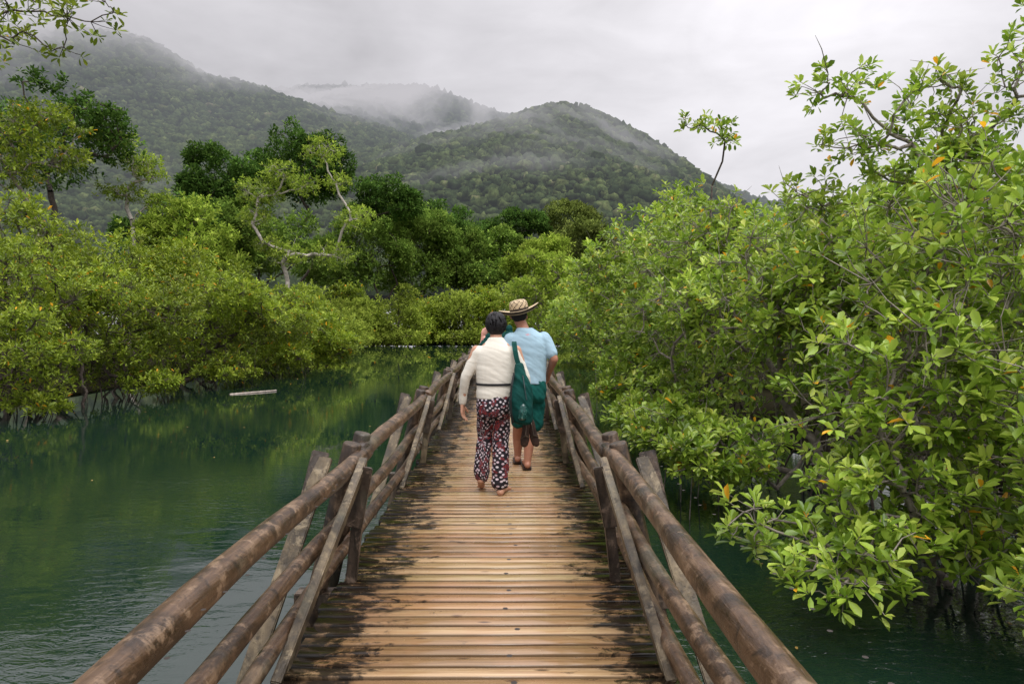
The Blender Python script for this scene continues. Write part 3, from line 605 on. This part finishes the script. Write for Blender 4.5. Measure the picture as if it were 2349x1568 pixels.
for k in range(230):   # short overlapping locks sweeping down from the crown to the nape
    a=rgh.uniform(0,6.283); e0=rgh.uniform(.05,1.9)
    if math.sin(a)>.35 and e0>.9: continue
    def hp(e_,rr=1.): return (hc[0]+.088*rr*math.sin(e_)*math.cos(a+.15*e_),hc[1]-.024+.098*rr*math.sin(e_)*math.sin(a+.15*e_),hc[2]+.012+(.098 if e_<1.57 else .108)*rr*math.cos(e_))
    b.chain([(*hp(e0),.0055),(*hp(e0+.22,1.02),.0065),(*hp(e0+.45,1.03+rgh.uniform(-.02,.06)),.0035)])
b.done('hair',Hair,wo,.004,1)
cream=cloth('cream jersey',(.72,.68,.59),None,.03)
b=Body(); b.loft([(-.115,YW-.0,.845,.158,.130),(-.113,YW,.90,.162,.132),(-.112,YW,.965,.158,.122),(-.110,YW,1.03,.166,.125),(-.107,YW,1.12,.173,.124),(-.104,YW,1.20,.172,.120),(-.1,YW-.005,1.255,.158,.105),(-.1,YW-.005,1.305,.120,.085),(-.1,YW+.0,1.35,.080,.066),(-.1,YW+.005,1.378,.062,.060)],sq=.96)
b.chain([(-.252,YW,1.245,.060),(-.314,YW,1.13,.053),(*LE,.046),(-.390,YW+.05,.88,.038),(-.398,YW+.068,.80,.034)])
b.chain([(.058,YW,1.245,.060),(.111,YW,1.13,.053),(*RE,.046),(.172,YW+.05,.88,.038),(.182,YW+.058,.80,.034)])
top=b.done('long_sleeved_top',cream,wo,.006,16,(.006,.12,.055))
b=Body(); n=40; V=[];F=[]
for k in range(n):
    a=6.28318*k/n
    for q,(rr_,z) in enumerate(((0,.962),(.006,.966),(.006,.978),(0,.982))): V.append((-.111+(.163+rr_)*abs(math.cos(a))**.96*np.sign(math.cos(a)),YW+(.127+rr_)*abs(math.sin(a))**.96*np.sign(math.sin(a)),z))
for k in range(n):
    for q in range(4): F.append([k*4+q,((k+1)%n)*4+q,((k+1)%n)*4+(q+1)%4,k*4+(q+1)%4])
me=bpy.data.meshes.new('waist_strap'); me.from_pydata(V,[],F); link('waist_strap',me,simple('black webbing',(.015,.015,.017),.7,.2,60),wo)
def pm():
    t=NT('dotted floral print'); at=t.attr('cuv').outputs['Vector']
    mp=t.n('ShaderNodeMapping'); mp.inputs['Scale'].default_value=(31,31,31); mp.inputs['Rotation'].default_value=(0,0,R(38)); t.l(at,mp.inputs[0])
    vo=t.n('ShaderNodeTexVoronoi',voronoi_dimensions='2D'); vo.inputs['Randomness'].default_value=.55; vo.inputs['Scale'].default_value=1; t.l(mp.outputs[0],vo.inputs['Vector'])
    dot=t.mr(vo.outputs['Distance'],.26,.32,1,0)
    tone=t.ramp(t.noise(at,30,1),[(.4,(.64,.58,.60)),(.6,(.54,.40,.45))])
    c=t.mix(dot,(.014,.011,.015),tone)
    n=t.noise(at,13,2,.5,.3); fl=t.mr(n,.53,.56,0,1); n2=t.noise(at,60,3,.6)
    fc=t.ramp(n2,[(.36,(.015,.012,.015)),(.43,(.20,.018,.02)),(.49,(.34,.05,.045)),(.53,(.02,.018,.028)),(.62,(.05,.03,.05)),(.66,(.42,.30,.34)),(.72,(.10,.07,.14))])
    c=t.mix(fl,c,fc)
    return t.fin(t.bsdf(c,.75,.3).outputs[0])
b=Body(); b.loft([(-.112,YW,.90,.150,.118),(-.112,YW,.86,.158,.128),(-.114,YW-.01,.79,.164,.136),(-.116,YW-.008,.73,.160,.130),(-.12,YW,.68,.145,.11)][::-1],sq=.95)
b.chain([(-.190,YW,.76,.080),(-.203,YW+.09,.50,.069),(-.222,YW+.05,.33,.067),(-.230,YW+.05,.19,.072),(-.231,YW+.055,.165,.071)])
b.chain([(-.048,YW,.76,.080),(-.056,YW+.02,.48,.071),(-.062,YW-.02,.28,.071),(-.064,YW-.025,.14,.075),(-.064,YW-.025,.112,.074)])
tr=b.done('trousers',pm(),wo,.006,6,(.016,.05,.12))
me=tr.data; co=np.zeros(len(me.vertices)*3); me.vertices.foreach_get('co',co); co=co.reshape(-1,3)
left=co[:,0]<-.128; cx=np.where(co[:,2]>.70,-.114,np.where(left,-.215,-.062)); up_=co[:,2]>.70
ang=np.arctan2(co[:,0]-cx,-(co[:,1]-YW-.02)); cu=np.stack([ang*np.where(up_,.15,.075)+np.where(up_,0,np.where(left,-.1,.06)),co[:,2],co[:,2]*0],1)
at=me.attributes.new('cuv','FLOAT_VECTOR','POINT'); at.data.foreach_set('vector',cu.astype(np.float32).ravel())
teal=cloth('teal nylon',(.003,.050,.042),None,.25)
bag=thing('shoulder_bag','dark teal sling backpack hanging from the right shoulder of the person in the cream top','bag',(.13,5.8,.62))
b=Body(); b.loft([(.138,5.80,.645,.065,.045),(.130,5.79,.665,.086,.065),(.124,5.785,.74,.098,.078),(.120,5.785,.86,.095,.080),(.114,5.79,.97,.076,.066),(.106,5.80,1.07,.046,.046),(.096,5.82,1.15,.022,.024)])
b.done('bag_body',teal,bag,.007,4,(.026,.05,.14))
def strap(pts,w,mat,parent,name,side=(1,0,0)):
    V=[];F=[]
    for i,p in enumerate(pts):
        p=Vector(p); d=(Vector(pts[min(i+1,len(pts)-1)])-Vector(pts[max(i-1,0)])).normalized(); s_=Vector(side); s_=(s_-d*s_.dot(d)).normalized(); n_=d.cross(s_)
        for a,b_ in ((-1,-1),(1,-1),(1,1),(-1,1)): V.append(tuple(p+s_*a*w/2+n_*b_*.004))
    for i in range(len(pts)-1):
        for k in range(4): F.append([i*4+k,i*4+(k+1)%4,i*4+4+(k+1)%4,i*4+4+k])
    me=bpy.data.meshes.new(name); me.from_pydata(V,[],F); return link(name,me,mat,parent)
strap([(.096,5.825,1.14),(.078,5.835,1.20),(.066,5.85,1.265),(.058,5.90,1.325),(.058,5.96,1.338),(.062,6.03,1.305),(.066,6.08,1.24)],.042,teal,bag,'shoulder_strap')
strap([(.055,5.76,1.08),(.034,5.72,.98),(.026,5.705,.86),(.032,5.71,.74),(.046,5.735,.66)],.016,simple('black strap',(.01,.012,.012),.6,.2,50),bag,'side_strap')
strap([(.130,5.745,1.06),(.145,5.708,.96),(.160,5.698,.86)],.008,simple('zipper',(.03,.05,.05),.4,.2,50),bag,'zipper')
t=NT('clear bottle in mesh pocket'); n=t.noise(t.obj((1,1,1)),45,4,.7,1.); c=t.ramp(n,[(.45,(.004,.045,.038)),(.56,(.010,.085,.07)),(.66,(.12,.24,.21))]); mpk=t.fin(t.bsdf(c,.2,.6).outputs[0])
b=Body(); b.loft([(.125,5.745,.685,.03,.040),(.125,5.735,.70,.040,.050),(.128,5.73,.76,.042,.050),(.13,5.735,.81,.034,.044),(.13,5.745,.84,.02,.03)]); b.done('bottle_pocket',mpk,bag,.006,3)
shm=simple('dark brown rubber',(.035,.018,.012),.5,.5,30)
for k,(x,a,lb) in enumerate(((.165,-.1,'left of the two dark brown sandals hanging below the teal bag'),(.205,.22,'right of the two dark brown sandals hanging below the teal bag'))):
    r_=thing('sandal',lb,'sandal',(x,5.93,.45)); y=5.90+k*.025
    b=Body(); b.loft([(x+a*.20,y,.425,.012,.008),(x+a*.19,y,.44,.03,.012),(x+a*.14,y,.49,.040,.013),(x+a*.06,y,.57,.032,.012),(x,y,.64,.032,.012),(x-a*.03,y,.675,.02,.01)]); b.done('sole',shm,r_,.005,2)
    b=Body(); b.chain([(x+a*.16-.035,y-.004,.50,.006),(x+a*.10,y-.035,.53,.007),(x+a*.12+.035,y-.004,.51,.006)]).chain([(x+a*.10,y-.035,.53,.006),(x+a*.02,y-.03,.62,.006),(x,y-.006,.66,.006)]); b.done('strap',Wdk,r_,.004,1)
YM=6.97
mn_=thing('person','person in a light blue t-shirt, teal shorts and sandals under a patterned straw hat','person',(.2,6.97,0))
hm=(.118,YM+.08,1.575)
b=Body(); head(b,hm,.09); b.chain([(.17,YM+.0,1.42,.060),(.135,YM+.05,1.51,.058)])
b.loft([(.22,YM,.86,.15,.115),(.215,YM,1.0,.155,.12),(.21,YM,1.2,.165,.11),(.205,YM,1.33,.15,.085),(.195,YM,1.40,.08,.06)])
SR=(.375,YM,1.325);ER=(.474,YM-.05,1.135);WR=(.428,YM+.10,.985)
b.chain([(*SR,.052),(.430,YM-.03,1.24,.048),(*ER,.043),(*WR,.031)]); b.hand(WR,(-.30,.55,-.75),(-.7,.2,.5),(-.5,-.5,-.4),.5)
SL=(.04,YM,1.325);EL=(-.02,YM-.02,1.1);WL=(.0,YM+.15,.92)
b.chain([(*SL,.052),(*EL,.043),(*WL,.030)]); b.hand(WL,(.1,.5,-.8),(.5,.6,.2),(1,0,.1),.5)
b.chain([(.29,YM,.82,.08),(.262,YM+.04,.50,.065),(.228,YM+.0,.33,.060),(.205,YM-.02,.10,.038)]); b.chain([(.205,YM-.045,.055,.034),(.20,YM+.05,.058,.034),(.19,YM+.15,.045,.034),(.186,YM+.2,.042,.026)]).chain([(.205,YM-.02,.10,.038),(.205,YM-.03,.06,.035)])
b.chain([(.14,YM,.82,.08),(.12,YM+.12,.50,.065),(.11,YM+.24,.30,.058),(.11,YM+.28,.10,.038)]); b.chain([(.11,YM+.26,.055,.034),(.11,YM+.35,.058,.034),(.105,YM+.46,.045,.032)])
for X0,Y0 in ((.186,YM+.2),(.105,YM+.46)):
    for ox,l in ((-.024,.04),(-.01,.038),(.003,.034),(.014,.03),(.025,.024)): b.chain([(X0+ox,Y0,.045,.012),(X0+ox*1.1,Y0+l,.036,.009)])
b.done('body',Sk2,mn_,.0065,3); face(mn_,hm)
b=Body(); b.sph((hm[0],hm[1]-.026,hm[2]+.018),(.086,.090,.088)).sph((hm[0],hm[1]-.06,hm[2]-.02),(.068,.045,.045)); b.done('hair',Hair,mn_,.006,2)
def logo(t,cc):
    tc=t.n('ShaderNodeTexCoord'); s_=t.n('ShaderNodeSeparateXYZ'); t.l(tc.outputs['Object'],s_.inputs[0])
    x=t.math('SUBTRACT',1.,t.math('MULTIPLY',t.math('ABSOLUTE',t.math('SUBTRACT',s_.outputs[0],.205)),26),clamp=True)
    z=t.math('SUBTRACT',1.,t.math('MULTIPLY',t.math('ABSOLUTE',t.math('SUBTRACT',s_.outputs[2],1.385)),70),clamp=True)
    m=t.math('MULTIPLY',x,z); n=t.noise(t.obj((1,1,2)),90,2); f=t.mr(t.math('MULTIPLY',m,t.mr(n,.42,.55,0,1)),.12,.3,0,.8)
    return t.mix(f,cc,(.62,.25,.28))
blue=cloth('light blue cotton',(.34,.49,.58),logo,.05)
b=Body(); b.loft([(.222,YM,.885,.168,.140),(.22,YM,.95,.170,.142),(.216,YM,1.05,.178,.140),(.212,YM,1.2,.198,.136),(.207,YM,1.30,.204,.124),(.203,YM,1.37,.170,.105),(.193,YM,1.42,.115,.085),(.180,YM+.01,1.455,.078,.075)],sq=.9)
b.chain([(.370,YM,1.335,.076),(.425,YM-.02,1.25,.070),(.443,YM-.03,1.195,.068)]).chain([(.04,YM,1.335,.076),(.005,YM-.01,1.25,.070),(.0,YM-.012,1.205,.068)])
b.done('t_shirt',blue,mn_,.007,8,(.010,.10,.08))
b=Body(); b.loft([(.222,YM,.92,.162,.132),(.222,YM,.84,.172,.145),(.222,YM,.74,.170,.14),(.22,YM,.70,.15,.12)][::-1])
b.chain([(.295,YM,.78,.096),(.285,YM+.02,.62,.093),(.277,YM+.03,.475,.097)]).chain([(.145,YM,.78,.096),(.135,YM+.08,.62,.093),(.13,YM+.11,.50,.097)])
b.done('shorts',cloth('teal shorts fabric',(.004,.075,.062),None,.2),mn_,.008,4,(.022,.05,.12))
for X0,Y0 in ((.203,YM+.065),(.11,YM+.36)):
    sn=link('sandal',beam((X0,Y0-.13,.018),(X0-.008,Y0+.18,.018),.092,.022,(0,0,1),.008),shm,mn_)
    b=Body(); 
    for yy,z in ((Y0+.06,.085),(Y0+.12,.075),(Y0-.06,.10)): b.chain([(X0-.046,yy,.03,.008),(X0-.036,yy,z,.008),(X0,yy,z+.022,.008),(X0+.036,yy,z,.008),(X0+.046,yy,.03,.008)])
    b.chain([(X0-.04,Y0-.1,.06,.008),(X0,Y0-.128,.08,.008),(X0+.04,Y0-.1,.06,.008)]); b.done('strap',shm,sn,.005,1)
hat=thing('straw_hat','cream straw hat with black woven bands, worn by the person in the blue t-shirt','hat',(.13,7.05,1.62))
n=64; prof=[(.0,.135,0),(.04,.138,.04),(.074,.130,.075),(.092,.108,.10),(.097,.07,.14),(.099,.03,.18),(.102,.0,.20),(.12,-.004,.22),(.15,-.006,.25),(.18,.002,.28),(.208,.024,.31),(.210,.018,.315),(.18,-.006,.34),(.15,-.014,.37),(.12,-.012,.40),(.094,-.010,.43)]
V=[];F=[];U=[]
for i,(r_,z,u) in enumerate(prof):
    for k in range(n):
        a=6.28318*k/n; x=r_*math.cos(a);y=r_*math.sin(a)*1.05; zz=z
        if i>=6 : zz+=max(0,(r_-.1))*(.42*math.cos(a)**2+ -.05*math.sin(a)) 
        tl=R(12); x2=x*math.cos(tl)-zz*math.sin(tl); z2=x*math.sin(tl)+zz*math.cos(tl)
        tf=R(4); y2=y*math.cos(tf)-z2*math.sin(tf); z3=y*math.sin(tf)+z2*math.cos(tf)
        V.append((.128+x2,7.04+y2,1.606+z3)); U.append((a,u,0))
for i in range(len(prof)-1):
    for k in range(n): F.append([i*n+k,i*n+(k+1)%n,(i+1)*n+(k+1)%n,(i+1)*n+k])
me=bpy.data.meshes.new('hat_body'); me.from_pydata(V,[],F); at=me.attributes.new('huv','FLOAT_VECTOR','POINT'); at.data.foreach_set('vector',np.array(U,dtype=np.float32).ravel())
for p in me.polygons: p.use_smooth=True
t=NT('woven straw with black bands'); a=t.attr('huv').outputs['Vector']; s_=t.n('ShaderNodeSeparateXYZ'); t.l(a,s_.inputs[0])
u=s_.outputs[1]; ang=s_.outputs[0]
rings=t.math('GREATER_THAN',t.math('SINE',t.math('MULTIPLY',u,140)),-.2)
cb=t.n('ShaderNodeCombineXYZ'); t.l(t.math('MULTIPLY',ang,3.2),cb.inputs[0]); t.l(t.math('MULTIPLY',u,30),cb.inputs[1])
ck=t.n('ShaderNodeTexChecker'); ck.inputs['Scale'].default_value=1; t.l(cb.outputs[0],ck.inputs['Vector'])
cb2=t.n('ShaderNodeCombineXYZ'); t.l(t.math('MULTIPLY',ang,6),cb2.inputs[0]); t.l(t.math('MULTIPLY',u,75),cb2.inputs[1])
ck2=t.n('ShaderNodeTexChecker'); ck2.inputs['Scale'].default_value=1; t.l(cb2.outputs[0],ck2.inputs['Vector'])
cr=t.math('MULTIPLY',ck.outputs['Fac'],ck2.outputs['Fac'])
band=t.math('MULTIPLY',t.math('GREATER_THAN',u,.160),t.math('LESS_THAN',u,.205))
isb=t.math('GREATER_THAN',u,.205); f=t.math('ADD',band,t.math('ADD',t.math('MULTIPLY',isb,rings),t.math('MULTIPLY',t.math('SUBTRACT',1.,isb),cr)),clamp=True)
c=t.mix(t.math('MULTIPLY',f,.95),(.52,.40,.25),(.02,.014,.011)); link('hat_body',me,t.fin(t.bsdf(c,.7,.3,t.noise(t.obj(),200,2),.3,.002).outputs[0]),hat)
Y3=7.95
p3=thing('person','person walking ahead, almost hidden behind the person in the cream top, one hand raised','person',(-.12,7.95,0))
h3=(-.165,Y3+.05,1.525)
b=Body(); head(b,h3,.09); b.chain([(-.12,Y3,1.38,.06),(-.155,Y3+.03,1.46,.055)])
b.loft([(-.12,Y3,.86,.14,.105),(-.12,Y3,1.05,.14,.10),(-.12,Y3,1.3,.15,.09),(-.12,Y3,1.38,.08,.06)])
b.chain([(-.25,Y3,1.31,.05),(-.31,Y3+.04,1.12,.042),(-.285,Y3+.08,1.315,.03)]); b.hand((-.285,Y3+.08,1.315),(.2,.1,1),(.9,.3,0),(.2,1,0),.45)
b.chain([(.03,Y3,1.33,.05),(.09,Y3+.04,1.12,.042),(.02,Y3+.22,1.08,.03)]); b.hand((.02,Y3+.22,1.08),(-.3,1,0),(-.5,0,.8),(-.8,-.3,0),.5)
for x,dy in ((-.19,.06),(-.07,-.02)):
    b.chain([(x,Y3,.82,.07),(x,Y3+dy,.48,.060),(x,Y3+dy-.03,.3,.055),(x,Y3+dy-.03,.08,.036),(x,Y3+dy-.05,.036,.033),(x,Y3+dy+.09,.03,.03)])
    for ox,l in ((-.022,.04),(-.008,.038),(.004,.034),(.015,.03),(.026,.024)): b.chain([(x+ox,Y3+dy+.1,.018,.012),(x+ox,Y3+dy+.1+l,.012,.009)])
b.done('body',Sk3,p3,.007,3); face(p3,h3)
b=Body(); b.loft([(-.12,Y3,.88,.16,.125),(-.12,Y3,1.05,.16,.12),(-.12,Y3,1.26,.18,.115),(-.12,Y3,1.35,.14,.09),(-.115,Y3,1.41,.075,.065)]); b.chain([(-.24,Y3,1.29,.066),(-.27,Y3+.02,1.22,.062)]).chain([(.02,Y3,1.36,.068),(.05,Y3+.02,1.26,.062)]).sph((.02,Y3,1.43),(.045,.05,.06))
b.done('shirt',teal,p3,.008,4,(.02,.07,.07))
b=Body(); b.loft([(-.12,Y3,.90,.155,.12),(-.12,Y3,.78,.165,.13),(-.12,Y3,.70,.14,.11)][::-1]).chain([(-.19,Y3,.78,.088),(-.19,Y3+.05,.55,.085)]).chain([(-.06,Y3,.78,.088),(-.068,Y3,.55,.085)]); b.done('shorts',simple('dark shorts fabric',(.02,.022,.03),.8,.2,40),p3,.008,4)
# ------------------------------------------------------------------ camera, light, world
cd=bpy.data.cameras.new('camera'); cam=bpy.data.objects.new('camera',cd); COL.objects.link(cam); SC.camera=cam
cd.lens=24; cd.sensor_width=36; cd.clip_end=4000; cd.clip_start=.05
cam.location=(0,0,1.5); cam.rotation_euler=(R(90-1.57),0,R(-.38))
sd=bpy.data.lights.new('sun','SUN'); sd.energy=1.5; sd.angle=R(26); sd.color=(1,.97,.92); so=bpy.data.objects.new('sun',sd); COL.objects.link(so)
el,az=R(56),R(165)
dv=Vector((math.cos(el)*math.sin(az),math.cos(el)*math.cos(az),math.sin(el))); so.rotation_euler=dv.to_track_quat('Z','Y').to_euler()
w=bpy.data.worlds.new('World'); SC.world=w; w.use_nodes=True; nt=w.node_tree; nt.nodes.clear()
class WN(NT):
    def __init__(s,nt): s.t=nt
t=WN(nt); out=t.n('ShaderNodeOutputWorld'); tc=t.n('ShaderNodeTexCoord'); g=tc.outputs['Generated']; sp=t.n('ShaderNodeSeparateXYZ'); t.l(g,sp.inputs[0])
mp=t.n('ShaderNodeMapping'); mp.inputs['Scale'].default_value=(1.2,1.2,3.2); t.l(g,mp.inputs[0])
n1=t.noise(mp.outputs[0],1.9,5,.55,.5); n2=t.noise(mp.outputs[0],5.5,5,.55,.6)
z=sp.outputs[2]; zr=t.ramp(z,[(0,.70),(.18,.70),(.28,.71),(.40,.82),(.62,.93),(1,.97)])
xs=t.mr(sp.outputs[0],-.25,.45,.85,1.26,True)
k=t.math('MULTIPLY',xs,t.math('ADD',t.math('MULTIPLY',t.math('SUBTRACT',n1,.5),.75),t.math('ADD',t.math('MULTIPLY',t.math('SUBTRACT',n2,.5),.30),1.)))
up=t.mr(z,.46,.95,1.,3.2,True); k=t.math('MULTIPLY',k,up)
col=t.mix(1.,zr,(1.0,.975,1.02),'MULTIPLY')
bg=t.n('ShaderNodeBackground'); t.l(col,bg.inputs[0]); t.l(k,bg.inputs[1])
sky=t.n('ShaderNodeTexSky'); sky.sky_type='NISHITA'; sky.sun_disc=False; sky.sun_elevation=el; sky.sun_rotation=az
b2=t.n('ShaderNodeBackground'); t.l(sky.outputs[0],b2.inputs[0]); b2.inputs[1].default_value=.06
mx=t.n('ShaderNodeMixShader'); mx.inputs[0].default_value=.06; t.l(bg.outputs[0],mx.inputs[1]); t.l(b2.outputs[0],mx.inputs[2]); t.l(mx.outputs[0],out.inputs[0])
SC.view_settings.view_transform='Standard'; SC.view_settings.look='None'; SC.view_settings.exposure=0
